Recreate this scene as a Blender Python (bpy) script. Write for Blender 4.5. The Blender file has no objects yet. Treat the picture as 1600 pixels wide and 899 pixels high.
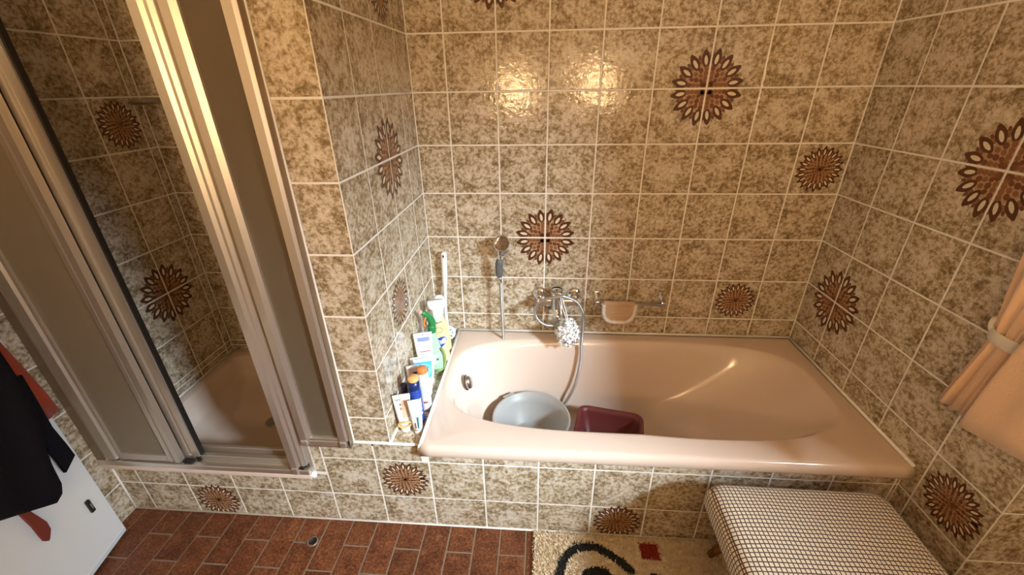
import bpy, bmesh, math, random
from mathutils import Vector, Matrix

# ------------------------------------------------------------------ camera, world, light, exposure
S = bpy.context.scene
COL = S.collection
cam_d = bpy.data.cameras.new('camera'); cam = bpy.data.objects.new('camera', cam_d); COL.objects.link(cam)
cam_d.sensor_width = 36.0; cam_d.lens = 644.9 * 36.0 / 1600.0; cam_d.clip_start = 0.02
cam.location = (0.3811, -1.7916, 1.5805); cam.rotation_euler = (1.116, 0.0138, 0.0686)
S.camera = cam
S.view_settings.view_transform = 'Standard'; S.view_settings.look = 'None'
S.view_settings.gamma = 1.0; S.view_settings.exposure = 0.3
try:
    S.cycles.use_denoising = True
    S.cycles.max_bounces = 8; S.cycles.sample_clamp_indirect = 6.0
except Exception:
    pass
world = bpy.data.worlds.new('world'); S.world = world; world.use_nodes = True
world.node_tree.nodes['Background'].inputs[0].default_value = (0.75, 0.87, 1.0, 1)
world.node_tree.nodes['Background'].inputs[1].default_value = 1.0

def area(name, loc, target, sx, sy, power, colr, spread=180):
    d = bpy.data.lights.new(name, 'AREA'); d.shape = 'RECTANGLE'; d.size = sx; d.size_y = sy
    d.energy = power; d.color = colr; d.spread = math.radians(spread)
    o = bpy.data.objects.new(name, d); COL.objects.link(o); o.location = loc
    o.rotation_euler = (Vector(target) - Vector(loc)).to_track_quat('-Z', 'Y').to_euler()
    return o
area('daylight_window', (3.9, -3.55, 3.2), (0.0, -0.4, 0.6), 0.9, 0.9, 86, (0.72, 0.87, 1.0), 60)
LAMP_STRENGTH = 385.0
random.seed(7)

# ------------------------------------------------------------------ helpers
class MB:
    def __init__(s): s.v = []; s.f = []; s.m = []; s.sm = []
    def add(s, verts, faces, mi=0, smooth=False, M=None):
        b = len(s.v)
        s.v += [tuple(M @ Vector(p)) if M else tuple(p) for p in verts]
        for f in faces:
            s.f.append(tuple(i + b for i in f)); s.m.append(mi); s.sm.append(smooth)
    def box(s, x0, x1, y0, y1, z0, z1, mi=0, M=None, bev=0.0):
        if bev <= 0:
            v = [(x, y, z) for x in (x0, x1) for y in (y0, y1) for z in (z0, z1)]
            s.add(v, [(0, 1, 3, 2), (4, 6, 7, 5), (0, 4, 5, 1), (2, 3, 7, 6), (0, 2, 6, 4), (1, 5, 7, 3)], mi, False, M)
            return
        bm = bmesh.new(); bmesh.ops.create_cube(bm, size=1.0)
        for q in bm.verts:
            q.co = Vector((x0 + (q.co.x + .5) * (x1 - x0), y0 + (q.co.y + .5) * (y1 - y0), z0 + (q.co.z + .5) * (z1 - z0)))
        bmesh.ops.bevel(bm, geom=list(bm.edges), offset=bev, segments=2, affect='EDGES', profile=0.5)
        bm.verts.index_update()
        s.add([tuple(q.co) for q in bm.verts], [tuple(q.index for q in f.verts) for f in bm.faces], mi, False, M); bm.free()
    def rings(s, rs, mi=0, smooth=True, cap0=True, cap1=True, M=None, closed=True):
        n = len(rs[0]); v = [p for r in rs for p in r]; f = []
        for i in range(len(rs) - 1):
            for j in range(n if closed else n - 1):
                k = (j + 1) % n
                f.append((i * n + j, i * n + k, (i + 1) * n + k, (i + 1) * n + j))
        if cap0 and closed: f.append(tuple(range(n))[::-1])
        if cap1 and closed: f.append(tuple((len(rs) - 1) * n + j for j in range(n)))
        s.add(v, f, mi, smooth, M)
    def lathe(s, prof, seg=24, mi=0, M=None, cap0=True, cap1=True, smooth=True, ex=1.0, ey=1.0):
        s.rings([[(r * ex * math.cos(2 * math.pi * j / seg), r * ey * math.sin(2 * math.pi * j / seg), z) for j in range(seg)] for r, z in prof], mi, smooth, cap0, cap1, M)
    def tube(s, pts, r, seg=10, mi=0, caps=True, M=None):
        pts = [Vector(p) for p in pts]; n = len(pts); rs = []
        t0 = (pts[1] - pts[0]).normalized(); up = Vector((0, 0, 1)) if abs(t0.z) < .9 else Vector((1, 0, 0))
        nx = t0.cross(up).normalized()
        for i in range(n):
            t = (pts[min(i + 1, n - 1)] - pts[max(i - 1, 0)]).normalized()
            nx = (nx - t * nx.dot(t)).normalized(); ny = t.cross(nx)
            rr = r[i] if isinstance(r, (list, tuple)) else r
            rs.append([tuple(pts[i] + (nx * math.cos(2 * math.pi * j / seg) + ny * math.sin(2 * math.pi * j / seg)) * rr) for j in range(seg)])
        s.rings(rs, mi, True, caps, caps, M)
    def prism(s, plan, z0, z1, mi=0, M=None):
        n = len(plan); v = [(x, y, z0) for x, y in plan] + [(x, y, z1) for x, y in plan]
        f = [tuple(range(n))[::-1], tuple(range(n, 2 * n))] + [(i, (i + 1) % n, n + (i + 1) % n, n + i) for i in range(n)]
        s.add(v, f, mi, False, M)
    def mesh(s, name, mats):
        me = bpy.data.meshes.new(name); me.from_pydata(s.v, [], s.f)
        for m in (mats if isinstance(mats, (list, tuple)) else [mats]): me.materials.append(m)
        for p, mi, sm in zip(me.polygons, s.m, s.sm): p.material_index = mi; p.use_smooth = sm
        bm = bmesh.new(); bm.from_mesh(me); bmesh.ops.recalc_face_normals(bm, faces=bm.faces); bm.to_mesh(me); bm.free()
        return me
    def build(s, name, mats, parent=None, **kw):
        return link(name, s.mesh(name, mats), parent, **kw)

def link(name, me, parent=None, M=None, label=None, kind=None, cat=None, group=None):
    o = bpy.data.objects.new(name, me); COL.objects.link(o)
    if parent: o.parent = parent
    if M is not None: o.matrix_local = M
    if label: o['label'] = label
    if kind: o['kind'] = kind
    if cat: o['category'] = cat
    if group: o['group'] = group
    return o
def thing(name, label, cat, loc=(0, 0, 0), rz=0.0, group=None):
    return link(name, None, None, Matrix.Translation(loc) @ Matrix.Rotation(rz, 4, 'Z'), label, None, cat, group)
def subdiv(o, n=1):
    m = o.modifiers.new('subdivision', 'SUBSURF'); m.levels = n; m.render_levels = n
def spline(pts, n=8):
    P = [Vector(p) for p in pts]; out = []
    for i in range(len(P) - 1):
        a, b, c, d = P[max(i - 1, 0)], P[i], P[i + 1], P[min(i + 2, len(P) - 1)]
        for k in range(n):
            t = k / n
            out.append(0.5 * ((2 * b) + (c - a) * t + (2 * a - 5 * b + 4 * c - d) * t * t + (3 * b - a - 3 * c + d) * t ** 3))
    out.append(P[-1]); return out
def lerp(a, b, t): return a + (b - a) * t
def interp(xs, ys, x):
    if x <= xs[0]: return ys[0]
    for i in range(len(xs) - 1):
        if x <= xs[i + 1]: return lerp(ys[i], ys[i + 1], (x - xs[i]) / (xs[i + 1] - xs[i]))
    return ys[-1]

# ------------------------------------------------------------------ materials
def mat(name, col=(.8, .8, .8), rough=.5, metal=0.0, spec=.5, trans=0.0, emit=None, coat=0.0, sheen=0.0, ior=1.45):
    m = bpy.data.materials.new(name); m.use_nodes = True; b = m.node_tree.nodes['Principled BSDF']
    b.inputs['Base Color'].default_value = (*col, 1); b.inputs['Roughness'].default_value = rough
    b.inputs['Metallic'].default_value = metal; b.inputs['Specular IOR Level'].default_value = spec
    b.inputs['Transmission Weight'].default_value = trans; b.inputs['Coat Weight'].default_value = coat
    b.inputs['Sheen Weight'].default_value = sheen; b.inputs['IOR'].default_value = ior
    if emit: b.inputs['Emission Color'].default_value = (*emit[0], 1); b.inputs['Emission Strength'].default_value = emit[1]
    return m
class NT:
    def __init__(s, m): s.t = m.node_tree; s.b = s.t.nodes['Principled BSDF']
    def n(s, typ, **kw):
        q = s.t.nodes.new(typ)
        for k, v in kw.items():
            if k.startswith('i_'): q.inputs[k[2:].replace('_', ' ')].default_value = v
            else: setattr(q, k, v)
        return q
    def l(s, a, b): s.t.links.new(a, b)
    def math(s, op, a, b=None, c=None):
        q = s.n('ShaderNodeMath', operation=op)
        for i, v in enumerate((a, b, c)):
            if v is None: continue
            if isinstance(v, (int, float)): q.inputs[i].default_value = v
            else: s.l(v, q.inputs[i])
        return q.outputs[0]
    def ramp(s, fac, stops):
        q = s.n('ShaderNodeValToRGB'); e = q.color_ramp.elements
        while len(e) < len(stops): e.new(0.5)
        for el, (p, c) in zip(e, stops): el.position = p; el.color = (*c, 1) if len(c) == 3 else c
        s.l(fac, q.inputs[0]); return q.outputs[0]
    def mix(s, fac, a, b, typ='MIX'):
        q = s.n('ShaderNodeMix', data_type='RGBA', blend_type=typ)
        for i, v in ((0, fac), (6, a), (7, b)):
            if isinstance(v, (int, float)): q.inputs[i].default_value = v
            elif isinstance(v, tuple): q.inputs[i].default_value = (*v, 1)
            else: s.l(v, q.inputs[i])
        return q.outputs[2]
    def noise(s, vec, scale, detail=4, rough=.6, dist=0.0):
        q = s.n('ShaderNodeTexNoise'); q.inputs['Scale'].default_value = scale; q.inputs['Detail'].default_value = detail
        q.inputs['Roughness'].default_value = rough; q.inputs['Distortion'].default_value = dist
        if vec is not None: s.l(vec, q.inputs['Vector'])
        return q.outputs['Fac']
    def bump(s, h, strength, dist=.001):
        q = s.n('ShaderNodeBump'); q.inputs['Strength'].default_value = strength; q.inputs['Distance'].default_value = dist
        s.l(h, q.inputs['Height']); s.l(q.outputs[0], s.b.inputs['Normal'])
    def objvec(s, rand=True):
        tc = s.n('ShaderNodeTexCoord')
        if not rand: return tc.outputs['Object']
        oi = s.n('ShaderNodeObjectInfo'); k = s.math('MULTIPLY', oi.outputs['Random'], 57.0)
        q = s.n('ShaderNodeVectorMath', operation='ADD'); s.l(tc.outputs['Object'], q.inputs[0]); s.l(k, q.inputs[1]); return q.outputs[0]

def tile_material():
    m = mat('mottled_tile_glaze', rough=.085, spec=.55); t = NT(m); v = t.objvec()
    n1 = t.noise(v, 72, 6, .66, .3); n2 = t.noise(v, 20, 3, .55); n3 = t.noise(v, 230, 3, .6)
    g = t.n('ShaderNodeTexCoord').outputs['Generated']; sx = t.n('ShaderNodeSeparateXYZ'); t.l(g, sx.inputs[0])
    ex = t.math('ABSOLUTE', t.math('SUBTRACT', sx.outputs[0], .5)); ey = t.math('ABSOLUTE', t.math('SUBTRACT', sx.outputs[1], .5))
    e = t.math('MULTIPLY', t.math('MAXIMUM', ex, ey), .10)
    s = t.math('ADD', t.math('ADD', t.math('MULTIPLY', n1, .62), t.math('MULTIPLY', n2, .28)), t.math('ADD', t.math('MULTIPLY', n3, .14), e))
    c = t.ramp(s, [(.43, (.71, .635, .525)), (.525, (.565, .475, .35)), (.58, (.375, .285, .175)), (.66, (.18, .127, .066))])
    t.l(c, t.b.inputs['Base Color'])
    t.bump(t.math('ADD', t.noise(v, 55, 2, .5), t.math('MULTIPLY', n1, .35)), .5, .0016)
    return m
TILE = tile_material()
def grout_material():
    m = mat('white_grout', rough=.8); t = NT(m); v = t.objvec(False)
    t.l(t.ramp(t.noise(v, 9, 4), [(.3, (.80, .75, .67)), (.7, (.93, .90, .85))]), t.b.inputs['Base Color']); return m
GROUT = grout_material()
MOTIF = []
for nm, c in (('motif_dark_brown', (.070, .026, .013)), ('motif_cream', (.60, .49, .36)), ('motif_mid_brown', (.19, .085, .038)), ('motif_tan', (.33, .205, .115)), ('motif_deep_brown', (.12, .045, .02))):
    m = mat(nm, c, .2, spec=.5); t = NT(m); v = t.objvec()
    t.l(t.mix(t.math('MULTIPLY', t.noise(v, 160, 3), .7), c, tuple(min(1, x * 1.9) for x in c)), t.b.inputs['Base Color']); MOTIF.append(m)
PLASTER = mat('white_plaster', (.78, .75, .70), .9)
def brick_material():
    m = mat('terracotta_brick', rough=.45, spec=.4); t = NT(m); v = t.objvec()
    n1 = t.noise(v, 130, 4, .7); n2 = t.noise(v, 18, 3); oi = t.n('ShaderNodeObjectInfo')
    c = t.ramp(t.math('ADD', t.math('MULTIPLY', n1, .7), t.math('MULTIPLY', n2, .3)), [(.36, (.055, .016, .007)), (.48, (.135, .042, .016)), (.58, (.22, .078, .030)), (.68, (.34, .15, .07))])
    k = t.math('ADD', t.math('MULTIPLY', oi.outputs['Random'], .35), .78)
    t.l(t.mix(1.0, c, t.n('ShaderNodeCombineColor').outputs[0], 'MIX') if False else c, t.b.inputs['Base Color'])
    hs = t.n('ShaderNodeHueSaturation'); t.l(c, hs.inputs['Color']); t.l(k, hs.inputs['Value']); t.l(hs.outputs[0], t.b.inputs['Base Color'])
    t.bump(n1, .5, .0015); return m
BRICK = brick_material()
MORTAR = mat('floor_mortar', (.26, .19, .13), .9)
ENAMEL = mat('peach_enamel', (.72, .57, .465), .14, spec=.6, coat=.3)
CAULK = mat('white_silicone', (.92, .90, .86), .6, spec=.3)
CHROME = mat('chrome', (.75, .75, .76), .08, 1.0)
CHROME_W = mat('worn_chrome', (.62, .61, .60), .22, 1.0)
ALU = mat('champagne_aluminium', (.78, .71, .62), .36, .85)
ALU_G = mat('grey_aluminium', (.60, .54, .47), .42, .7)
BRONZE = mat('brown_aluminium', (.30, .22, .15), .45, .6)
RUBBER = mat('black_rubber', (.015, .012, .01), .6)
def frosted(name, c, tr, rough):
    m = mat(name, c, rough, trans=tr, spec=.35); t = NT(m); v = t.objvec(False)
    t.bump(t.noise(v, 320, 2), .25, .001); return m
GLASS_L = frosted('frosted_pane_grey', (.25, .21, .155), .12, .55)
GLASS_D = frosted('frosted_pane_brown', (.15, .115, .075), .15, .5)
PLASTIC_G = mat('grey_plastic', (.12, .12, .12), .4)
HOSE = mat('grey_metal_hose', (.46, .45, .44), .3, .9)
t = NT(HOSE); wv = t.n('ShaderNodeTexWave'); wv.inputs['Scale'].default_value = 90; wv.bands_direction = 'Z'; t.l(t.objvec(False), wv.inputs['Vector']); t.bump(wv.outputs['Fac'], .6, .001)
WHITE = mat('white_plastic', (.86, .85, .82), .3)
DOORW = mat('white_door_paint', (.84, .88, .90), .4)

# ------------------------------------------------------------------ the structure: walls, floor, ceiling
XL, XR, XS, XP, F = -0.142, 1.6014, -1.305, -0.275, -0.745     # partition, right wall, shower wall, pillar, front plane
RW = 2.35; YF = -2.9; YRET = -0.9946; ZC = 2.6
L = [2.1655, 1.964, 1.7626, 1.5612, 1.3598, 1.1584, .957, .7555, .5541, .3527, .1513, 0.0]
G = 0.0009                                                    # how deep the joints lie behind the tile faces
JO = 0.0060                                                   # joint width
def wall(name, boxes, m=GROUT):
    b = MB()
    for q in boxes: b.box(*q)
    return b.build(name, m, kind='structure')
wall_back = wall('wall_back', [(XS - .12, XR + .12, G, .12, 0, ZC)])
wall_left = wall('wall_left', [(XS - .12, XS - G, YF, G, 0, ZC)])
wall_right = wall('wall_right', [(XR + G, XR + .12, YRET + G, 0.0, 0, ZC)])
wall_return = wall('wall_return', [(XR + .12, RW + .1, YRET + G, YRET + .12, 0, ZC)])
wall_partition = wall('wall_partition', [(XP + .0, XL - G, F + G, 0.0, .42, ZC)])
wall_step = wall('wall_step', [(XS, -.457, F + G, F + .05, 0, .262)])
wall_ledge = wall('wall_ledge', [(-.455, -.034, F + G, 0, 0, .4368)])
wall_apron = wall('wall_apron', [(-.034, XR, F + G, F + .02, 0, .41)])
wy0, wy1, wz0, wz1 = -2.85, -1.9, 1.75, 2.4
wall_window = wall('wall_window', [(RW, RW + .1, YF, wy0, 0, ZC), (RW, RW + .1, wy1, YRET, 0, ZC), (RW, RW + .1, wy0, wy1, 0, wz0), (RW, RW + .1, wy0, wy1, wz1, ZC)], PLASTER)
wall_front = wall('wall_front', [(XS - .12, RW + .1, YF - .1, YF, 0, ZC)], PLASTER)
b = MB()
for q in ((wy0, wy1, wz0, wz0 + .05), (wy0, wy1, wz1 - .05, wz1), (wy0, wy0 + .05, wz0, wz1), (wy1 - .05, wy1, wz0, wz1)):
    b.box(RW + .03, RW + .08, *q)
b.build('window_1', WHITE, kind='structure')
b = MB(); b.box(XS - .12, RW + .1, YF - .1, .12, ZC, ZC + .1); ceiling = b.build('ceiling', PLASTER, kind='structure')
b = MB(); b.box(XS - .12, RW + .1, YF - .1, .12, -.12, -.003); floor = b.build('floor', MORTAR, kind='structure')

_tm = {}
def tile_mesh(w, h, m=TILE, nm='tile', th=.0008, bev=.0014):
    k = (round(w, 3), round(h, 3), nm)
    if k not in _tm:
        w2, h2 = w / 2, h / 2; a, c = w2 - bev, h2 - bev; b = MB()
        b.add([(-w2, -h2, -th), (w2, -h2, -th), (w2, h2, -th), (-w2, h2, -th), (-w2, -h2, -.0006), (w2, -h2, -.0006), (w2, h2, -.0006), (-w2, h2, -.0006), (-a, -c, 0), (a, -c, 0), (a, c, 0), (-a, c, 0)],
              [(8, 9, 10, 11)] + [(i, (i + 1) % 4, (i + 1) % 4 + 4, i + 4) for i in range(4)] + [(i + 4, (i + 1) % 4 + 4, (i + 1) % 4 + 8, i + 8) for i in range(4)])
        me = bpy.data.meshes.new(nm); me.from_pydata(b.v, [], b.f); me.materials.append(m); _tm[k] = me
    return _tm[k]
def frame(n):                                                 # axes of a surface: u, v and the outward normal n
    n = Vector(n); v = Vector((0, 0, 1)) if abs(n.z) < .5 else Vector((0, 1, 0)); u = v.cross(n)
    return u, v, n
def surf_mat(o, n, uc, vc):                                   # matrix at (uc, vc) of the plane through o with normal n
    u, v, n = frame(n); M = Matrix((u, v, n)).transposed().to_4x4(); M.translation = Vector(o) + u * uc + v * vc; return M
# the flower transfers: quarter of a large flower (on four tiles) and a whole small one
def ell(b, cx, cy, ang, a, w, z, mi, n=10, point=0.0, clip=None):
    v = []
    for i in range(n):
        q = 2 * math.pi * i / n; x = math.cos(q) * a; y = math.sin(q) * w
        y *= (1 - point * (x / a if x > 0 else -.4 * x / a))
        X = cx + x * math.cos(ang) - y * math.sin(ang); Y = cy + x * math.sin(ang) + y * math.cos(ang)
        if clip: X = max(X, clip); Y = max(Y, clip)
        v.append((X, Y, z))
    b.add(v, [tuple(range(n))], mi)
def flower_mesh(nm, R, petals, a0, a1, off, clip):
    b = MB(); rnd = random.Random(3); st = 2 * math.pi / petals; e = .00025
    n = int(round((a1 - a0) / st)); arc = 10 if clip else 28
    v = [(clip or 0, clip or 0, e)] + [(R * .62 * math.cos(lerp(a0, a1, i / arc)), R * .62 * math.sin(lerp(a0, a1, i / arc)), e) for i in range(arc + 1)]
    if clip: v = [(max(x, clip), max(y, clip), z) for x, y, z in v]
    b.add(v, [(0, i, i + 1) for i in range(1, arc + 1)], 3)
    for i in range(n + 1):                                    # small dark blobs between the petals
        q = a0 + i * st
        if clip and (i == 0 or i == n): ell(b, R * .74 * math.cos(q) + (clip if i == n else 0), R * .74 * math.sin(q) + (clip if i == 0 else 0), q, R * .13, R * .045, e * 1.4, 4, clip=clip); continue
        ell(b, R * .70 * math.cos(q), R * .70 * math.sin(q), q, R * .06, R * .04, e * 1.4, 2); ell(b, R * .81 * math.cos(q), R * .81 * math.sin(q), q, R * .055, R * .038, e * 1.4, 4)
    for i in range(n):
        q = a0 + (i + .5) * st; rr = R * rnd.uniform(.97, 1.02); k = 16 / petals
        ell(b, rr * .765 * math.cos(q), rr * .765 * math.sin(q), q, rr * .235, rr * .125 * k, e * 2, 0, 12, .45)
        ell(b, rr * .725 * math.cos(q), rr * .725 * math.sin(q), q, rr * .125, rr * .05 * (1 if clip else .8), e * 3, 1, 10, .2)
    for ring, cnt in ((.50, 20), (.385, 16), (.27, 12), (.155, 8), (.05, 4)):
        for i in range(cnt * 1):
            q = off + 2 * math.pi * (i + .5) / cnt
            if clip:
                q = q % (2 * math.pi)
                if not (a0 <= q <= a1): continue
            s = R * rnd.uniform(.055, .070)
            x, y = R * ring * math.cos(q), R * ring * math.sin(q)
            if clip and (x < s + clip or y < s + clip): x, y = max(x, s + clip), max(y, s + clip)
            ell(b, x, y, q, s * 1.1, s * .95, e * 2.2, rnd.choice((2, 2, 2, 4, 4) if ring > .1 else (2, 4)), 8)
    me = bpy.data.meshes.new(nm); me.from_pydata(b.v, [], b.f)
    for m in MOTIF: me.materials.append(m)
    for p, mi in zip(me.polygons, b.m): p.material_index = mi
    bm = bmesh.new(); bm.from_mesh(me); bm.normal_update()
    for f in bm.faces:
        if f.normal.z < 0: f.normal_flip()
    bm.to_mesh(me); bm.free(); return me
QUARTER = flower_mesh('flower_motif', .136, 16, 0, math.pi / 2, 0, .0035)
SMALL = flower_mesh('flower_motif', .092, 20, 0, 2 * math.pi, 0, None)

def tiles(parent, origin, n, us, vs, big=(), small=(), skip=None):
    """one object per tile; us, vs are the joint positions along the surface; big: joint crossings, small: tile centres"""
    for i in range(len(us) - 1):
        for j in range(len(vs) - 1):
            u0, u1 = sorted((us[i], us[i + 1])); v0, v1 = sorted((vs[j], vs[j + 1])); uc, vc = (u0 + u1) / 2, (v0 + v1) / 2
            if skip and skip(uc, vc): continue
            if u1 - u0 < JO * 2 or v1 - v0 < JO * 2: continue
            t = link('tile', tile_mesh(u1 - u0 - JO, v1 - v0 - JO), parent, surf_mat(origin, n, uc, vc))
            for bu, bv in big:
                for k, (sx, sy) in enumerate(((1, 1), (-1, 1), (-1, -1), (1, -1))):
                    if abs((uc - bu) * sx - (u1 - u0) / 2) < .006 and abs((vc - bv) * sy - (v1 - v0) / 2) < .006:
                        link('flower_motif', QUARTER, t, Matrix.Translation((bu - uc, bv - vc, 0)) @ Matrix.Rotation(k * math.pi / 2, 4, 'Z'))
            for bu, bv in small:
                if u0 < bu < u1 and v0 < bv < v1: link('flower_motif', SMALL, t, Matrix.Translation((0, 0, 0)) @ Matrix.Rotation(.15, 4, 'Z'))
# wall above the bath (u = x)
tiles(wall_back, (0, 0, 0), (0, -1, 0), [XL] + [.2 * k for k in range(8)] + [XR], L[:9] + [.46], big=((1.0, L[3]), (.4, L[6]), (.2, L[1])), small=((1.5, 1.26), (1.3, .65)))
# wall at the back of the shower
tiles(wall_back, (0, 0, 0), (0, -1, 0), [XS, -1.105, -.905, -.705, -.505, XP], L[:10] + [.322, .287])
# left wall: inside the shower and in front of it (u = +y)
tiles(wall_left, (XS, 0, 0), (1, 0, 0), [0, -.043, -.23, -.43, -.63, F], L[:10] + [.322, .287], big=((-.23, L[7]),), small=((-.136, 1.46),))
tiles(wall_left, (XS, 0, 0), (1, 0, 0), [F - .001, -.945, -1.145, -1.345], L)
# partition between shower and bath: niche side (u = +y) and its narrow front
tiles(wall_partition, (XL, 0, 0), (1, 0, 0), [0, -.154, -.354, -.554, F], L[:9] + [.441], big=((-.354, L[4]),), small=((-.25, 1.86), (-.454, .86)))
tiles(wall_partition, (0, F, 0), (0, -1, 0), [XP, XL], L[:9] + [.441])
# right wall (u = -y) and the wall that turns away from it
tiles(wall_right, (XR, 0, 0), (-1, 0, 0), [0, .1946, .3946, .5946, .7946, -YRET], L, big=((.5946, L[4]), (.1946, L[7])), small=((.8946, .45),))
tiles(wall_return, (0, YRET, 0), (0, -1, 0), [XR, 1.8, 2.0, 2.2, RW], L)
# bath apron, step below the shower, ledge with the bottles
AX = [-1.212 + .2 * k for k in range(15)]
ZA, ZB = .351, .1575
tiles(wall_step, (0, F, 0), (0, -1, 0), [XS] + AX[:5], [ZB, 0], small=((-.912, .08),))
tiles(wall_ledge, (0, F, 0), (0, -1, 0), AX[4:7], [ZB, 0])
tiles(wall_apron, (0, F, 0), (0, -1, 0), AX[6:] + [XR], [ZB, 0], small=((.688, .08),))
tiles(wall_step, (0, F, 0), (0, -1, 0), [XS] + AX[:5], [.262, ZB])
tiles(wall_ledge, (0, F, 0), (0, -1, 0), AX[4:7], [ZA, ZB], small=((-.112, .25),))
tiles(wall_apron, (0, F, 0), (0, -1, 0), AX[6:] + [XR], [ZA, ZB])
tiles(wall_ledge, (0, F, 0), (0, -1, 0), [-.4555, -.412], [.4375, .272])
tiles(wall_ledge, (0, F, 0), (0, -1, 0), [-.412, -.212, -.034], [.4375, ZA])
tiles(wall_apron, (0, F, 0), (0, -1, 0), AX[6:] + [XR], [.411, ZA])
tiles(wall_ledge, (0, 0, .4377), (0, 0, 1), [XL, -.034], [0, -.15, -.335, -.535, F])
# floor bricks, 20 by 10 cm, laid in stretcher bond
brick_mesh = None
far = MB()
def brick_me(w, h):
    return tile_mesh(w, h, BRICK, 'brick', .0032, .003)
for k in range(-3, 35):
    x0 = -1.155 + .1 * k
    if x0 + .1 < XS or x0 > RW: continue
    xa, xb = max(x0, XS), min(x0 + .1, RW)
    if xb - xa < .012: continue
    ys = [F] + [(-.848 if k % 2 == 0 else -.945) - .2 * i for i in range(9) if (-.848 - .2 * i) > YF + .03]
    if k % 2: ys = [F] + [-.945 - .2 * i for i in range(8)]
    ys = [y for y in ys if y > YF + .02] + [YF]
    for y1, y0 in zip(ys[:-1], ys[1:]):
        if x0 > XR - .02 and y1 > YRET - .0: y1 = min(y1, YRET)
        if y1 - y0 < .01: continue
        w, h = xb - xa - .007, y1 - y0 - .007
        M = Matrix.Translation(((xa + xb) / 2, (y0 + y1) / 2, random.uniform(-.0008, .0004))) @ Matrix.Rotation(random.uniform(-.004, .004), 4, 'Z') @ Matrix.Rotation(random.uniform(-.004, .004), 4, 'X')
        if y1 > -1.3: link('brick', brick_me(w, h), floor, M)
        else:
            me = brick_me(w, h); far.add([tuple(v.co) for v in me.vertices], [tuple(p.vertices) for p in me.polygons], M=M)
far.build('brick_paving', BRICK, floor, kind='stuff')
b = MB(); b.tube([(XS + .001, F - .002, .002), (XR - .001, F - .002, .002)], .004, 6); b.build('trim_1', GROUT, kind='structure')
b = MB(); b.tube([(XS + .002, F - .002, .004), (XS + .002, F - .002, .27)], .004, 6)
b.build('trim_2', GROUT, kind='structure')

b = MB(); b.tube([(-.455, F - .0005, .4375), (-.034, F - .0005, .4375)], .0045, 8); b.build('trim_3', CAULK, kind='structure')
b = MB(); b.tube([(XL + .001, -.002, .439), (XL + .001, F, .439)], .0045, 8); b.build('trim_4', CAULK, kind='structure')
# ------------------------------------------------------------------ floor drain
d = thing('floor_drain', 'small round chrome floor drain set in the red brick floor', 'drain', (-.482, -.842, 0))
b = MB(); b.lathe([(.020, -.002), (.021, .0015), (.017, .002), (.0155, .0012)], 24, 0, cap1=False); b.build('drain_ring', CHROME_W, d)
b = MB(); b.lathe([(.0155, .0004), (.0155, .0009), (.010, -.001), (.0, -.001)], 20); b.build('drain_hole', RUBBER, d, label='dark drain opening')

# ------------------------------------------------------------------ bathtub
tub = thing('bathtub', 'peach enamel built-in bathtub below the tiled back wall', 'bathtub')
TX0, TX1, TY0, TY1, ZR = -.031, 1.5995, -.775, -.0015, .458
tcx, tcy = .75, -.365
def open_outline(q, t):
    """bath opening at depth t (0 rim, 1 floor) in direction q from the centre"""
    xl = interp([0, .12, .4, .8, 1], [.006, .035, .075, .13, .19], t); xr = interp([0, .12, .45, .8, 1], [1.522, 1.475, 1.32, 1.12, .98], t)
    bb = interp([0, .12, .4, .8, 1], [.293, .272, .25, .225, .185], t); nn = interp([0, .5, 1], [3.5, 3.2, 2.8], t)
    c, s = math.cos(q), math.sin(q); a = (tcx - xl) if c < 0 else (xr - tcx)
    if s < 0: bb += .02 * max(0, c) + .008
    r = (abs(c / a) ** nn + abs(s / bb) ** nn) ** (-1 / nn)
    return tcx + r * c, tcy + r * s
per = []
def side(p, q, n):
    for i in range(n): per.append((lerp(p[0], q[0], i / n), lerp(p[1], q[1], i / n)))
side((TX0, TY0), (TX1, TY0), 44); side((TX1, TY0), (TX1, TY1), 26); side((TX1, TY1), (TX0, TY1), 44); side((TX0, TY1), (TX0, TY0), 26)
angs = []
for x, y in per:                                              # even spread along the opening as well as the rectangle
    angs.append(math.atan2((y - tcy) / .38, (x - tcx) / .8))
def inset(p, d):
    return (min(max(p[0], TX0 + d), TX1 - d), min(max(p[1], TY0 + d), TY1 - d))
rings = []
for z, dd in ((.412, .012), (.411, .003), (.416, .0), (.438, .0), (.450, .004), (.456, .010), (ZR, .020)):
    rings.append([(*inset(p, dd), z) for p in per])
def oring(t, z, k=1.0, grow=0.0):
    o = []
    for a in angs:
        q = math.atan2(math.sin(a) * .38, math.cos(a) * .8); x, y = open_outline(q, t)
        o.append((tcx + (x - tcx) * k + grow * math.cos(q), tcy + (y - tcy) * k + grow * math.sin(q), z))
    return o
rings += [oring(0, ZR, 1, .016), oring(0, ZR - .0015, 1, .008), oring(0, ZR - .006, 1, .0), oring(.03, ZR - .014), oring(.07, ZR - .028)]
for t in (.12, .2, .3, .42, .55, .68, .8, .9): rings.append(oring(t, ZR - .03 - .35 * (t - .07)))
zb = .078
rings += [oring(.96, zb + .020), oring(1.0, zb + .008), oring(1, zb + .002, .93), oring(1, zb, .82), oring(1, zb - .003, .45), oring(1, zb - .004, .05)]
b = MB(); b.rings(rings, 0, True, False, True); bas = b.build('basin', ENAMEL, tub)
b = MB()
for p, q in (((TX0, -.0068, .4625), (TX1, -.0068, .4625)), ((XR - .0068, TY1 - .005, .4625), (XR - .0068, TY0 + .01, .4600)), ((TX0 + .003, TY1 - .005, .456), (TX0 + .003, TY0 + .02, .456))):
    b = MB(); b.tube([p, q], .0062, 8); b.build('silicone_seam', CAULK, tub)
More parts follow.
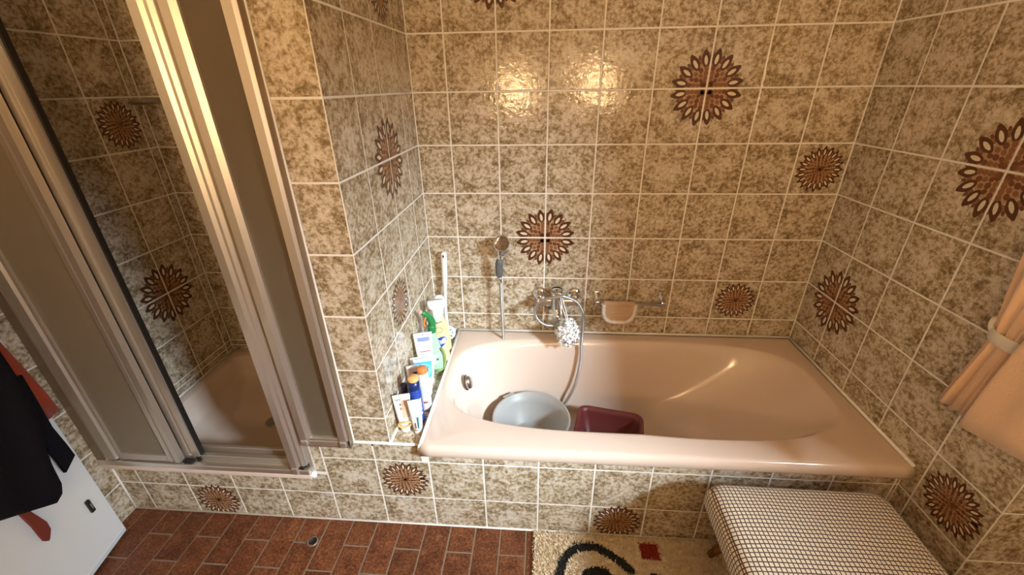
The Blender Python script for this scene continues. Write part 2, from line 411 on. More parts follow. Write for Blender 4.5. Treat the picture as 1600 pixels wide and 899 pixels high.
b = MB(); b.tube([(TX0 + .001, TY0 + .02, .452), (TX0 - .002, TY0 + .012, .44), (TX0 - .003, TY0 + .02, .40)], .007, 6); b.build('silicone_seam', CAULK, tub)
# overflow cap on the left end, its face turned to the right
Mo = Matrix.Translation((.062, -.335, .388)) @ Matrix.Rotation(math.radians(78), 4, 'Y')
b = MB(); b.lathe([(.0, -.004), (.033, -.004), (.034, .004), (.030, .016), (.024, .021), (.0, .022)], 28, 0, Mo, ex=1.0, ey=.82)
b.build('overflow_cap', CHROME_W, tub)
b = MB(); b.lathe([(.036, -.003), (.037, .0), (.034, .0015)], 28, 0, Mo, ex=1.0, ey=.85); b.build('overflow_ring', RUBBER, tub)

# ------------------------------------------------------------------ shower tray and enclosure
tray = thing('shower_tray', 'peach enamel shower tray behind the sliding doors', 'shower tray')
sx0, sx1, sy0, sy1 = XS + .002, -.458, -.772, -.002
def rrect(x0, x1, y0, y1, r, z, n=6):
    o = []
    for cx, cy, a in ((x1 - r, y1 - r, 0), (x0 + r, y1 - r, 90), (x0 + r, y0 + r, 180), (x1 - r, y0 + r, 270)):
        for i in range(n + 1):
            q = math.radians(a + 90 * i / n); o.append((cx + r * math.cos(q), cy + r * math.sin(q), z))
    return o
rs = [rrect(sx0, sx1, sy0, sy1, .004, .265), rrect(sx0, sx1, sy0, sy1, .004, .280), rrect(sx0 + .003, sx1 - .003, sy0 + .004, sy1 - .003, .006, .286), rrect(sx0 + .012, sx1 - .012, sy0 + .012, sy1 - .012, .01, .288)]
rs += [rrect(sx0 + .045, sx1 - .045, sy0 + .075, sy1 - .04, .05, .287), rrect(sx0 + .053, sx1 - .053, sy0 + .083, sy1 - .048, .05, .281), rrect(sx0 + .075, sx1 - .075, sy0 + .105, sy1 - .07, .07, .20), rrect(sx0 + .10, sx1 - .10, sy0 + .13, sy1 - .095, .08, .176), rrect(sx0 + .2, sx1 - .2, sy0 + .23, sy1 - .2, .08, .171)]
b = MB(); b.rings(rs, 0, True, False, True); b.build('tray_basin', ENAMEL, tray)
b = MB(); b.lathe([(.0, .1712), (.036, .1712), (.038, .1735), (.034, .1755), (.0, .1765)], 24, 0, Matrix.Translation((-.86, -.40, 0))); b.build('tray_drain', CHROME_W, tray)
b = MB(); b.tube([(sx0, sy1, .287), (sx1, sy1, .287)], .005, 6); b.build('silicone_seam', CAULK, tray)
b = MB(); b.tube([(sx0 + .001, sy1, .287), (sx0 + .001, F, .287)], .005, 6); b.build('silicone_seam', CAULK, tray)
b = MB(); b.lathe([(.009, .262), (.011, .275), (.010, .286), (.003, .289)], 10, 0, Matrix.Translation((-.455, -.760, 0))); b.build('silicone_seam', CAULK, tray)

enc = thing('shower_enclosure', 'aluminium shower enclosure with frosted sliding doors left of the bath', 'shower enclosure')
ZT = 1.98
b = MB()
b.prism([(-1.304, -.772), (-1.266, -.772), (-1.262, -.765), (-1.262, -.715), (-1.304, -.715)], .290, ZT); b.build('wall_profile', BRONZE, enc)
b = MB()                                                      # track: stepped ridges along the tray rim
b.box(-1.302, -.46, -.776, -.758, .2885, .312, bev=.003); b.box(-1.302, -.46, -.757, -.741, .2885, .303, bev=.002); b.box(-1.302, -.46, -.740, -.722, .2885, .325, bev=.002)
b.box(-1.302, -.46, -.721, -.704, .2885, .300, bev=.002); b.box(-1.302, -.46, -.703, -.690, .2885, .332, bev=.002)
b.build('bottom_track', ALU, enc)
b = MB(); b.box(-1.302, -.44, -.785, -.69, ZT - .05, ZT, bev=.004); b.build('top_track', ALU, enc)
# sliding doors, all pushed to the left
def sliding(x0, xi0, xi1, x1, yf, yb, mats):
    h = thing_part('sliding_door', enc)
    z0, z1 = .318, ZT - .03
    b = MB()
    b.prism([(x0, yf), (lerp(x0, xi0, .62), yf), (lerp(x0, xi0, .70), yf + .008), (lerp(x0, xi0, .82), yf + .008), (lerp(x0, xi0, .88), yf + .003), (xi0, yf + .003), (xi0, yb), (x0, yb)], z0, z1); b.build('stile', ALU_G, h)
    b = MB()
    b.prism([(xi1, yf + .003), (lerp(xi1, x1, .32), yf + .003), (lerp(xi1, x1, .36), yf + .009), (lerp(xi1, x1, .52), yf + .009), (lerp(xi1, x1, .58), yf), (x1, yf), (x1, yb), (xi1, yb)], z0, z1); b.build('stile', ALU_G, h)
    b = MB(); b.box(xi0, xi1, yf + .003, yb, z0, z0 + .030, bev=.002); b.build('rail', ALU_G, h)
    b = MB(); b.box(xi0, xi1, yf + .003, yb, z1 - .03, z1, bev=.002); b.build('rail', ALU_G, h)
    b = MB(); b.box(xi0 - .003, xi1 + .003, yf + .011, yf + .015, z0 + .02, z1 - .02); b.build('frosted_pane', GLASS_L, h)
    if mats: b = MB(); b.box(x1, x1 + .007, yf + .005, yb - .002, z0 - .004, z1); b.build('rubber_seal', RUBBER, h)
    return h
def thing_part(name, parent): return link(name, None, parent)
sliding(-1.260, -1.200, -1.008, -.962, -.772, -.750, None)
sliding(-1.225, -1.165, -.968, -.905, -.744, -.722, True)
b = MB(); b.box(-.955, -.918, -.770, -.750, .306, .322, bev=.003); b.box(-.918, -.903, -.748, -.73, .300, .322); b.build('door_roller', RUBBER, enc, label='black roller foot of the sliding door')
# strike post
b = MB(); b.prism([(-.523, -.778), (-.499, -.778), (-.490, -.771), (-.482, -.771), (-.473, -.7638), (-.470, -.7638), (-.470, -.715), (-.523, -.715)], .326, ZT); b.build('strike_post', ALU, enc)
b = MB(); b.prism([(-.469, -.75), (-.455, -.75), (-.455, -.715), (-.469, -.715)], .290, ZT); b.build('corner_profile', ALU_G, enc)
b = MB(); b.box(-.524, -.498, -.782, -.755, .293, .326, bev=.005); b.build('corner_cap', ALU, enc)
b = MB(); b.box(-.497, -.480, -.772, -.75, .290, .330); b.build('corner_foot', RUBBER, enc)
# fixed panel on the ledge
fx = link('fixed_panel', None, enc)
zf0 = .4385
b = MB(); b.prism([(-.453, -.776), (-.430, -.776), (-.417, -.766), (-.417, -.728), (-.453, -.728)], zf0 + .030, ZT - .03); b.build('stile', ALU, fx)
b = MB(); b.prism([(-.311, -.776), (-.287, -.776), (-.277, -.768), (-.277, -.747), (-.311, -.747)], zf0 + .030, ZT - .03); b.build('stile', ALU, fx)
for xa, xb in ((-.453, -.428), (-.312, -.287)):
    b = MB(); b.box(xa, xb, -.780, -.747, zf0 + .003, zf0 + .029, bev=.005); b.build('corner_cap', ALU, fx)
b = MB(); b.box(-.427, -.313, -.772, -.747, zf0 + .003, zf0 + .024, bev=.002); b.box(-.427, -.313, -.770, -.750, zf0 + .026, zf0 + .036, bev=.002); b.build('rail', ALU, fx)
b = MB(); b.box(-.427, -.311, -.772, -.747, ZT - .06, ZT - .03, bev=.002); b.build('rail', ALU, fx)
b = MB(); b.box(-.419, -.309, -.758, -.754, zf0 + .02, ZT - .05); b.build('frosted_pane', GLASS_D, fx, label='dark brown frosted pane')
b = MB(); b.box(-.455, -.2755, -.774, -.7465, zf0 - .0005, zf0 + .003); b.box(-.2768, -.2755, -.772, -.7465, zf0, ZT - .03); b.build('sealing_strip', BRONZE, fx)
b = MB(); b.box(-.456, -.274, -.752, -.7455, zf0 - .002, zf0 + .0015); b.box(-.276, -.272, -.749, -.7455, zf0, ZT - .03); b.build('silicone_seam', CAULK, fx)
# chrome rail in the back corner of the shower
sr = thing('shower_rail', 'short curved chrome rail on the back wall inside the shower', 'rail', (-1.15, -.0, 1.555))
b = MB(); b.tube(spline([(-.125, -.002, -.012), (-.125, -.06, -.012), (-.105, -.095, -.012), (0, -.10, -.010), (.12, -.10, -.010), (.215, -.095, -.012), (.225, -.06, -.012), (.225, -.002, -.012)], 6), .012, 12); b.build('bar', CHROME, sr)
for x in (-.125, .225):
    b = MB(); b.lathe([(.016, 0), (.016, .006), (.010, .010)], 16, 0, Matrix.Translation((x, -.0005, -.012)) @ Matrix.Rotation(math.pi / 2, 4, 'X')); b.build('rosette', CHROME, sr)

# ------------------------------------------------------------------ hand shower, mixer, hose
hs = thing('hand_shower', 'chrome hand shower with grey grip hanging on the back wall', 'hand shower', (.195, -.002, .80))
b = MB()                                                      # head seen from behind: a domed shell facing the wall to the right
Mh = Matrix.Translation((.012, -.062, .150)) @ Matrix.Rotation(math.radians(38), 4, 'Z') @ Matrix.Rotation(math.radians(-100), 4, 'X')
b.lathe([(.0, .030), (.014, .029), (.028, .022), (.037, .010), (.040, .0), (.038, -.006), (.030, -.008), (.0, -.008)], 28, 0, Mh)
b.tube(spline([(.006, -.072, .125), (.004, -.074, .10), (.001, -.066, .075)], 6), [.013, .012, .0115, .011, .0105, .010, .010, .010, .010, .0095, .009, .009, .009], 12)
b.build('shower_head', CHROME, hs)
b = MB(); b.tube(spline([(.001, -.067, .078), (-.001, -.064, .05), (-.002, -.062, .01), (0, -.060, -.015)], 5), [.010, .013, .0155, .017, .018, .0185, .0185, .018, .018, .0175, .017, .016, .0155, .015, .013, .010], 12); b.build('grip', PLASTIC_G, hs)
b = MB(); b.tube([(0, -.060, -.012), (.001, -.060, -.03), (.003, -.060, -.045)], [.009, .0085, .0075], 12); b.build('hose_nut', CHROME, hs)
b = MB(); b.lathe([(.0, 0), (.018, 0), (.018, .01), (.012, .014), (.011, .05), (.0, .052)], 18, 0, Matrix.Translation((.012, 0, .095)) @ Matrix.Rotation(math.pi / 2, 4, 'X')); b.build('holder', PLASTIC_G, hs)

mx = thing('bath_mixer', 'chrome single lever bath mixer on the back wall over the tub', 'mixer', (.457, 0, .66))
b = MB()
for x in (-.078, .088):
    b = MB(); b.lathe([(.034, 0), (.034, .006), (.024, .014), (.016, .016), (.016, .05), (.0, .05)], 24, 0, Matrix.Translation((x, -.0005, .016)) @ Matrix.Rotation(math.pi / 2, 4, 'X')); b.build('rosette', CHROME, mx)
for xa, xb in ((-.088, -.018), (.026, .098)): b = MB(); b.box(xa, xb, -.082, -.046, -.014, .022, bev=.006); b.build('cross_body', CHROME, mx)
b = MB(); b.tube(spline([(.003, -.055, .045), (.003, -.068, .01), (.004, -.085, -.035), (.005, -.105, -.062)], 6), [.027, .027, .026, .026, .025, .025, .024, .023, .022, .021, .020, .0195, .019, .019, .0185, .018, .018, .0175, .017], 18); b.build('spout', CHROME, mx)
b = MB(); Mc = Matrix.Translation((.002, -.062, .048)) @ Matrix.Rotation(math.radians(14), 4, 'X')
b.lathe([(.026, -.012), (.027, .0), (.027, .014), (.023, .018), (.0, .019)], 26, 0, Mc); b.build('cap', CHROME, mx)
b = MB(); b.lathe([(.0235, .0182), (.0255, .0195), (.026, .017)], 26, 0, Mc, cap0=False, cap1=False); b.lathe([(0, .0185), (.004, .0185), (.004, .0205), (0, .0207)], 12, 0, Mc); b.build('cap_ring', RUBBER, mx)
b = MB(); b.tube(spline([(.012, -.085, .035), (.020, -.11, .01), (.024, -.13, -.03)], 6), [.006 + .0 * i for i in range(13)], 10); b.build('lever', CHROME, mx)

hz = thing('shower_hose', 'grey metal shower hose looping round the mixer down into the tub', 'hose')
pts = [(.198, -.062, .757), (.199, -.066, .68), (.204, -.075, .50), (.208, -.090, .40), (.219, -.120, .30), (.244, -.150, .20), (.285, -.190, .125), (.35, -.222, .098), (.42, -.222, .10), (.50, -.195, .145),
       (.556, -.165, .24), (.582, -.135, .36), (.585, -.105, .46), (.588, -.092, .56), (.582, -.096, .63), (.548, -.100, .685), (.49, -.105, .712), (.455, -.108, .709), (.40, -.110, .695), (.362, -.112, .655), (.366, -.110, .605), (.40, -.108, .567), (.445, -.095, .553), (.475, -.068, .575), (.478, -.062, .632)]
b = MB(); b.tube(spline(pts, 10), .0072, 10); b.build('hose', HOSE, hz)

# bath puff: many ruffled loops of white net on a cord
PUFF = mat('white_net', (.88, .88, .87), .85, spec=.2)
pf = thing('bath_puff', 'white net bath puff hanging from the chrome mixer', 'bath puff', (.512, -.132, .535))
b = MB(); rnd = random.Random(5)
for k in range(230):
    ax = Vector((rnd.gauss(0, 1), rnd.gauss(0, 1), rnd.gauss(0, 1))).normalized(); q = ax.to_track_quat('Z', 'Y').to_matrix().to_4x4()
    ce = (Vector((rnd.gauss(0, 1), rnd.gauss(0, 1), rnd.gauss(0, 1))).normalized() * .038 * rnd.uniform(.4, 1) ** .5); ce.z *= 1.25; ce.x += .004 * math.sin(9 * ce.z); R = rnd.uniform(.011, .023); w = rnd.uniform(.006, .011); ph = rnd.uniform(0, 6); nw = rnd.randint(4, 7)
    ra, rb = [], []
    for j in range(28):
        a = 2 * math.pi * j / 28; rr = R * (1 + .18 * math.sin(nw * a + ph)); z = .006 * math.sin((nw + 1) * a + ph)
        ra.append((rr * math.cos(a), rr * math.sin(a), z - w / 2)); rb.append((rr * 1.25 * math.cos(a + .05), rr * 1.25 * math.sin(a + .05), z + w / 2))
    b.rings([ra, rb], 0, True, False, False, Matrix.Translation(ce) @ q)
b.build('net_ruffles', PUFF, pf, kind='stuff')
b = MB(); b.tube(spline([(-.038, .045, .185), (-.036, .030, .175), (-.028, .012, .13), (-.012, .0, .09), (.0, .0, .02)], 6), .0022, 6); b.tube(spline([(-.038, .045, .185), (-.030, .036, .17), (-.016, .018, .13), (-.002, .004, .08), (.006, .0, .02)], 6), .0022, 6); b.build('cord', WHITE, pf)

# grip rail with the washing mitt
gr = thing('grip_rail', 'short chrome grip rail beside the mixer on the back wall', 'rail', (.80, 0, .655))
for x in (-.150, .152):
    b = MB(); b.box(x - .011, x + .011, -.012, -.0005, -.015, .040, bev=.003); b.box(x - .010, x + .010, -.075, -.010, -.014, .018, bev=.004); b.build('bracket', CHROME, gr)
b = MB(); b.tube([(-.160, -.062, .002), (.164, -.062, .002)], .0075, 12); b.build('bar', CHROME_W, gr)
SISAL = mat('beige_sisal', (.72, .50, .33), .95, sheen=.3); t = NT(SISAL); v = t.objvec(False)
wv = t.n('ShaderNodeTexWave'); wv.inputs['Scale'].default_value = 75; wv.bands_direction = 'Z'; wv.inputs['Distortion'].default_value = 2.5; t.l(v, wv.inputs['Vector'])
t.l(t.mix(t.math('MULTIPLY', wv.outputs['Fac'], t.noise(v, 300, 3)), (.70, .47, .29), (.36, .20, .10)), t.b.inputs['Base Color']); t.bump(wv.outputs['Fac'], .7, .002)
TERRY = mat('cream_terry', (.84, .76, .66), .95, sheen=.4); t = NT(TERRY); t.bump(t.noise(t.objvec(False), 420, 3), .8, .003)
mt = thing('washing_mitt', 'beige sisal washing mitt with cream border draped over the grip rail', 'washing mitt', (.752, -.062, .655))
def mitt_outline(k=1.0, n=22):
    o = []
    for i in range(n + 1):                                    # from upper right, round the bottom, to upper left
        q = math.pi * i / n; x = .074 * k * math.cos(q) ; s = math.sin(q)
        o.append((math.copysign(abs(math.cos(q)) ** .55, math.cos(q)) * .073 * k, -.010 - .078 * k * s ** .8))
    return o
b = MB(); front = mitt_outline(.93); nf = len(front)
for side_, yy in ((1, -.014), (-1, .014)):
    v = [(x, yy - .004 * side_ * math.sin((x + .08) * 40) * .5, z) for x, z in front] + [(x * .96, yy * .5, .012) for x, z in front]
    b.add(v, [(i, i + 1, nf + i + 1, nf + i) for i in range(nf - 1)] + [], 0, True)
top = [(lerp(-.07, .07, i / 12)) for i in range(13)]
for i in range(1):
    rr = []
    for k in range(7):
        a = math.pi * k / 6; rr.append([(x, -.014 * math.cos(a), .010 * math.sin(a) + .004) for x in top])
    v = [p for r in rr for p in r]; b.add(v, [(k * 13 + j, k * 13 + j + 1, (k + 1) * 13 + j + 1, (k + 1) * 13 + j) for k in range(6) for j in range(12)], 0, True)
b.build('mitt_body', SISAL, mt)
b = MB(); pth = [(.072, -.015, .004)] + [(x, -.016, z) for x, z in mitt_outline(1.0)] + [(-.072, -.015, .004)]
b.tube(spline(pth, 2), [.0085 + .0012 * math.sin(i * 2.3) for i in range(len(pth) * 2 - 1)], 8); b.build('mitt_border', TERRY, mt)

# ------------------------------------------------------------------ bowls in the tub
BOWL = mat('grey_white_plastic', (.40, .385, .36), .4)
bw = thing('washing_bowl', 'round grey-white plastic bowl with a pouring lip in the tub', 'bowl', (.352, -.365, .0765))
b = MB(); b.lathe([(.0, .001), (.112, .001), (.122, .006), (.150, .110), (.166, .150), (.174, .154), (.177, .151), (.177, .143), (.174, .1435), (.173, .150), (.1655, .1475), (.1465, .110), (.118, .010), (.108, .0055), (.0, .0045)], 56)
b.build('bowl_body', BOWL, bw)
b = MB(); b.box(-.030, .030, .168, .192, .1455, .1505, bev=.002, M=Matrix.Rotation(math.radians(38), 4, 'Z')); b.build('handle_lug', BOWL, bw)
MAROON = mat('maroon_plastic', (.15, .028, .026), .42); 
mb_ = thing('maroon_tub', 'rectangular maroon plastic washing-up tub lying in the bathtub', 'tub', (.698, -.395, .0765), math.radians(-11))
def rr2(hx, hy, r, z): return rrect(-hx, hx, -hy, hy, r, z, 6)
b = MB(); b.rings([rr2(.105, .085, .03, .0), rr2(.110, .09, .03, .004), rr2(.132, .112, .035, .105), rr2(.147, .127, .045, .118), rr2(.150, .130, .045, .126), rr2(.146, .126, .045, .130), rr2(.134, .114, .035, .126), rr2(.128, .108, .033, .105), rr2(.106, .086, .03, .008), rr2(.098, .078, .028, .005)], 0, True, True, True)
b.build('tub_body', MAROON, mb_)

# ------------------------------------------------------------------ bottles on the ledge
ZL = .4378
def bmat(nm, c, r=.3, tr=0.0): return mat(nm, c, r, trans=tr)
def oval(wx, wy, z, n=24, e=2.0, cx=0, cy=0):
    o = []
    for j in range(n):
        a = 2 * math.pi * j / n; c, s = math.cos(a), math.sin(a)
        o.append((cx + wx * math.copysign(abs(c) ** (2 / e), c), cy + wy * math.copysign(abs(s) ** (2 / e), s), z))
    return o
def bottle(b, prof, n=24, mi=0, M=None):                      # prof: (z, half width, half depth, exponent)
    b.rings([oval(w, d, z, n, e) for z, w, d, e in prof], mi, True, True, True, M)
def text_obj(txt, size, parent, m, at, wrap=None, rot=0.0, name='lettering', bold=0.0):
    cu = bpy.data.curves.new(name, 'FONT'); cu.body = txt; cu.size = size; cu.align_x = 'CENTER'; cu.align_y = 'CENTER'; cu.offset = bold; cu.extrude = .0003; cu.resolution_u = 2
    tmp = bpy.data.objects.new(name, cu); COL.objects.link(tmp); bpy.context.view_layer.update()
    me = bpy.data.meshes.new_from_object(tmp.evaluated_get(bpy.context.evaluated_depsgraph_get())); bpy.data.objects.remove(tmp)
    me.materials.clear(); me.materials.append(m)
    c, s = math.cos(rot), math.sin(rot)
    for v in me.vertices:
        x, y, z = v.co; x, y = x * c - y * s, x * s + y * c
        x += at[0]; yy = at[1] - z
        if wrap: yy = -wrap[1] * math.sqrt(max(0, 1 - (x / wrap[0]) ** 2)) + at[1] - z
        v.co = (x, yy, y + at[2])
    return link(name, me, parent)
def patch(b, x0, x1, z0, z1, wrap, off=.0006, mi=0, n=8, elli=False, y0=0.0, slant=0.0):
    """a printed label that follows the front of an oval body"""
    f = lambda x: y0 - (wrap[1] * math.sqrt(max(0, 1 - min(1, abs(x) / wrap[0]) ** 2))) - off
    if elli:
        cx, cz, rx, rz = (x0 + x1) / 2, (z0 + z1) / 2, (x1 - x0) / 2, (z1 - z0) / 2
        v = [(cx, f(cx), cz)]
        for i in range(20):
            q = 2 * math.pi * i / 20; x = cx + rx * math.cos(q); v.append((x, f(x), cz + rz * math.sin(q) + slant * rx * math.cos(q)))
        b.add(v, [(0, i + 1, (i + 1) % 20 + 1) for i in range(20)], mi, True); return
    v = []
    for i in range(n + 1):
        x = lerp(x0, x1, i / n); v += [(x, f(x), z0 + slant * x), (x, f(x), z1 + slant * x)]
    b.add(v, [(2 * i, 2 * i + 2, 2 * i + 3, 2 * i + 1) for i in range(n)], mi, True)
def cos_tube(t, h, r, wtop, m, capm, cap_h=.022, cap_r=None, band=None):
    """a squeeze tube standing on its cap: round foot, flat crimped top"""
    b = MB(); prof = []
    for i in range(9):
        k = i / 8; prof.append((lerp(cap_h, h - .008, k), lerp(r, wtop, k ** .8), lerp(r, .0022, k), 2.0))
    prof.append((h, wtop, .0018, 2.0)); bottle(b, prof, 24); o = b.build('tube_body', m, t)
    b = MB(); cr = cap_r or r * .92; b.lathe([(cr * .97, 0), (cr, .002), (cr, cap_h - .002), (cr * .95, cap_h)], 24); b.build('cap', capm, t)
    def yfront(z): k = min(1, max(0, (z - cap_h) / (h - .008 - cap_h))); return lerp(r, .0022, k), lerp(r, wtop, k ** .8)
    return o, yfront
def tpatch(o_parent, yf, x0, x1, z0, z1, m, name='printed_label', n=6):
    b = MB(); v = []
    for j in range(5):
        z = lerp(z0, z1, j / 4); d, w = yf(z)
        for i in range(n + 1):
            x = lerp(x0, x1, i / n) * w; v.append((x, -d * math.sqrt(max(0, 1 - (x / w) ** 2)) - .0008, z))
    b.add(v, [(j * (n + 1) + i, j * (n + 1) + i + 1, (j + 1) * (n + 1) + i + 1, (j + 1) * (n + 1) + i) for j in range(4) for i in range(n)], 0, True)
    return b.build(name, m, o_parent)
BLUE, NAVY, SKY, MINT = bmat('blue', (.02, .06, .32)), bmat('navy', (.008, .02, .12)), bmat('sky_blue', (.08, .42, .72)), bmat('mint', (.60, .82, .78))
CREAMY, TAN, ORANGE, GREY = bmat('cream', (.80, .72, .58)), bmat('tan_cap', (.80, .44, .16), .4), bmat('orange_cap', (.80, .22, .06), .4), bmat('grey_print', (.35, .36, .38))
BROWNP, REDP, LAV = bmat('brown_print', (.34, .17, .07)), bmat('red_print', (.45, .06, .05)), bmat('lavender_blue', (.24, .30, .55))
GRP = 'bottles and tubes on the bath ledge'
RZ = math.radians(17)
# 1 lotion tube with an orange ring print, leaning on the partition
t1 = thing('lotion_tube', 'white lotion tube with brown panel and orange ring, nearest the ledge corner', 'tube', (-.106, -.672, ZL), RZ, GRP)
o, yf = cos_tube(t1, .162, .021, .031, WHITE, WHITE, .026)
tpatch(t1, yf, -.1, .9, .065, .140, bmat('beige_print', (.62, .46, .32)))
for i in range(2):
    for j in range(4): tpatch(t1, yf, -.32 + .28 * j, -.14 + .28 * j, .118 - .017 * i, .128 - .017 * i, BROWNP, 'print_mark', 1)
tpatch(t1, yf, -.75, -.1, .140, .146, GREY, 'print_mark')
b = MB(); b.tube([(.0235 * math.cos(q) * 1.0, -.0225 + .003 * math.cos(2 * q) - .002, .044 + .011 * math.sin(q)) for q in [2 * math.pi * i / 20 for i in range(21)]], .0035, 6); b.build('ring_print', TAN, t1, label='orange ring')
# 2 mint tube
t2 = thing('toothpaste_tube', 'slim pale mint tube with a dark wavy mark, front of the ledge', 'tube', (-.056, -.684, ZL), RZ, GRP)
o, yf = cos_tube(t2, .150, .016, .024, bmat('pale_mint', (.78, .87, .84)), WHITE, .018)
tpatch(t2, yf, -.6, .7, .085, .125, MINT); tpatch(t2, yf, .0, .35, .030, .078, bmat('teal_print', (.02, .14, .16)), 'print_mark', 2); tpatch(t2, yf, -.5, -.2, .03, .055, REDP, 'print_mark', 2)
# 3 blue spray can with tan cap
t3 = thing('deodorant_can', 'blue spray can with a tan cap behind the mint tube', 'spray can', (-.070, -.626, ZL), RZ, GRP)
b = MB(); b.lathe([(.021, 0), (.0225, .003), (.0225, .140), (.020, .150), (.0195, .152)], 28); b.build('can_body', BLUE, t3)
b = MB(); b.lathe([(.0192, .152), (.0196, .154), (.0196, .192)], 28); b.build('collar', NAVY, t3)
b = MB(); b.lathe([(.0197, .192), (.0200, .194), (.0197, .203), (.018, .206), (.0, .207)], 28); b.build('cap', TAN, t3)
b = MB()
for z in (.035, .055, .075, .10): patch(b, -.010, .018, z, z + .010, (.0228, .0228), slant=.5)
b.build('print_mark', WHITE, t3)
# 4 amber bottle with black cap
t4 = thing('amber_bottle', 'amber bottle with a black cap against the partition wall', 'bottle', (-.118, -.603, ZL), RZ, GRP)
b = MB(); bottle(b, [(0, .019, .014, 3), (.004, .021, .016, 3), (.085, .021, .016, 3), (.100, .017, .013, 2.4), (.108, .010, .010, 2)]); b.build('bottle_body', bmat('amber', (.55, .30, .10), .2, .3), t4)
b = MB(); b.lathe([(.013, .108), (.0135, .111), (.0135, .148), (.012, .151), (0, .152)], 24); b.build('cap', bmat('black_cap', (.012, .012, .03), .35), t4)
# 5 white spray can, orange cap
t5 = thing('white_spray_can', 'white spray can with an orange cap beside the blue can', 'spray can', (-.058, -.556, ZL), RZ, GRP)
b = MB(); b.lathe([(.020, 0), (.0215, .003), (.0215, .150), (.0195, .172), (.0190, .174)], 28); b.build('can_body', WHITE, t5)
b = MB(); b.lathe([(.0192, .174), (.0195, .177), (.0190, .190), (.0165, .194), (0, .195)], 28); b.build('cap', ORANGE, t5)
b = MB(); patch(b, -.016, .012, .085, .125, (.0217, .0217), elli=True); b.build('printed_label', MINT, t5)
b = MB(); patch(b, -.008, .008, .040, .048, (.0217, .0217)); b.build('print_mark', REDP, t5)
# 6 beige tube, black label, leaning
t6 = thing('hand_cream_tube', 'beige tube with small black label behind the amber bottle', 'tube', (-.108, -.520, ZL), RZ, GRP)
o, yf = cos_tube(t6, .175, .018, .024, bmat('beige_pink', (.72, .55, .46)), WHITE, .02); tpatch(t6, yf, .0, .9, .128, .146, NAVY); tpatch(t6, yf, -.9, .9, .165, .174, WHITE)
t6b = thing('small_white_tube', 'small white tube leaning on the wall behind the beige tube', 'tube', (-.117, -.455, ZL), RZ, GRP)
o, yf = cos_tube(t6b, .165, .016, .020, WHITE, WHITE, .02); tpatch(t6b, yf, -.3, .5, .12, .128, GREY, 'print_mark')
# 7 blue and white tube with ring emblem
t7 = thing('shampoo_tube', 'tall tube, upper half sky blue with a ring emblem, lower half white', 'tube', (-.079, -.478, ZL), RZ, GRP)
o, yf = cos_tube(t7, .178, .026, .0365, WHITE, WHITE, .022); tpatch(t7, yf, -.97, .97, .090, .165, SKY, 'blue_panel', 10)
b = MB(); RG = []
for i in range(29):
    q = 2 * math.pi * i / 28; z = .127 + .028 * math.sin(q); d, w = yf(z); x = .002 + .027 * math.cos(q); RG.append((x, -d * math.sqrt(max(0, 1 - (x / w) ** 2)) - .001, z))
b.tube(RG, .0013, 6); b.build('ring_emblem', bmat('pale_blue', (.55, .80, .92)), t7)
text_obj('HU', .030, t7, bpy.data.materials['pale_blue'], (.003, -.0145, .127), None, 0, bold=.0006)
# 8 white tube with lavender band
t8 = thing('white_cream_tube', 'large white tube with a lavender band and fine red line', 'tube', (-.093, -.395, ZL), RZ, GRP)
o, yf = cos_tube(t8, .246, .028, .0375, WHITE, WHITE, .024)
tpatch(t8, yf, -.62, .70, .208, .226, LAV); tpatch(t8, yf, -.55, .75, .160, .164, REDP, 'print_mark')
for z, x1 in ((.150, .7), (.140, .5), (.133, .65)): tpatch(t8, yf, -.5, x1, z, z + .003, GREY, 'print_mark')
b = MB()
for x, z, r in ((-.020, .190, .006), (-.004, .183, .005), (.012, .189, .007), (.024, .184, .004)):
    d, w = yf(z); b.tube([(x + r * math.cos(q), -d * math.sqrt(max(0, 1 - (x / w) ** 2)) - .001, z + r * math.sin(q)) for q in [2 * math.pi * i / 12 for i in range(13)]], .0006, 5)
b.build('print_rings', GREY, t8); b = MB(); d, w = yf(.238); b.box(-.0015, .0015, -.0035, -.0025, .234, .240); b.build('hang_slot', RUBBER, t8)
# 9 green trigger sprayer
t9 = thing('green_trigger_sprayer', 'pale green spray bottle with dark green trigger head', 'spray bottle', (-.075, -.318, ZL), RZ, GRP)
GREEN = bmat('green', (.02, .20, .06)); PGREEN = bmat('pale_green', (.50, .74, .52), .25, .25); OLIVE = bmat('olive_green', (.22, .30, .09), .35)
b = MB(); bottle(b, [(0, .033, .022, 3), (.005, .036, .024, 3), (.09, .035, .023, 3), (.150, .025, .018, 2.4), (.185, .014, .013, 2), (.205, .012, .012, 2)]); b.build('bottle_body', PGREEN, t9)
b = MB(); b.tube(spline([(.030, -.020, .128), (.040, -.016, .09), (.040, -.014, .05), (.032, -.018, .012)], 6), .006, 8); b.tube([(-.01, -.026, .016), (.035, -.020, .014)], .007, 8); b.build('handle_edge', OLIVE, t9)
b = MB(); patch(b, -.024, .020, .05, .10, (.0355, .0235)); b.build('printed_label', MINT, t9)
b = MB(); patch(b, .004, .022, .068, .080, (.0357, .0237), .001); b.build('print_mark', GREEN, t9)
b = MB(); b.lathe([(.016, .203), (.0175, .207), (.0175, .232), (.014, .238)], 20); b.tube(spline([(.004, .0, .235), (.0, .0, .262), (-.018, -.004, .292), (-.034, -.008, .306)], 5), [.015, .0155, .016, .016, .016, .0155, .015, .0145, .014, .0135, .013, .012, .0115, .011, .010, .009], 12); b.build('trigger_head', GREEN, t9)
b = MB(); b.lathe([(.008, 0), (.0085, .010), (.006, .015)], 14, 0, Matrix.Translation((-.032, -.008, .306)) @ Matrix.Rotation(math.radians(-70), 4, 'Y')); b.build('nozzle', bmat('pink_nozzle', (.72, .42, .32)), t9)
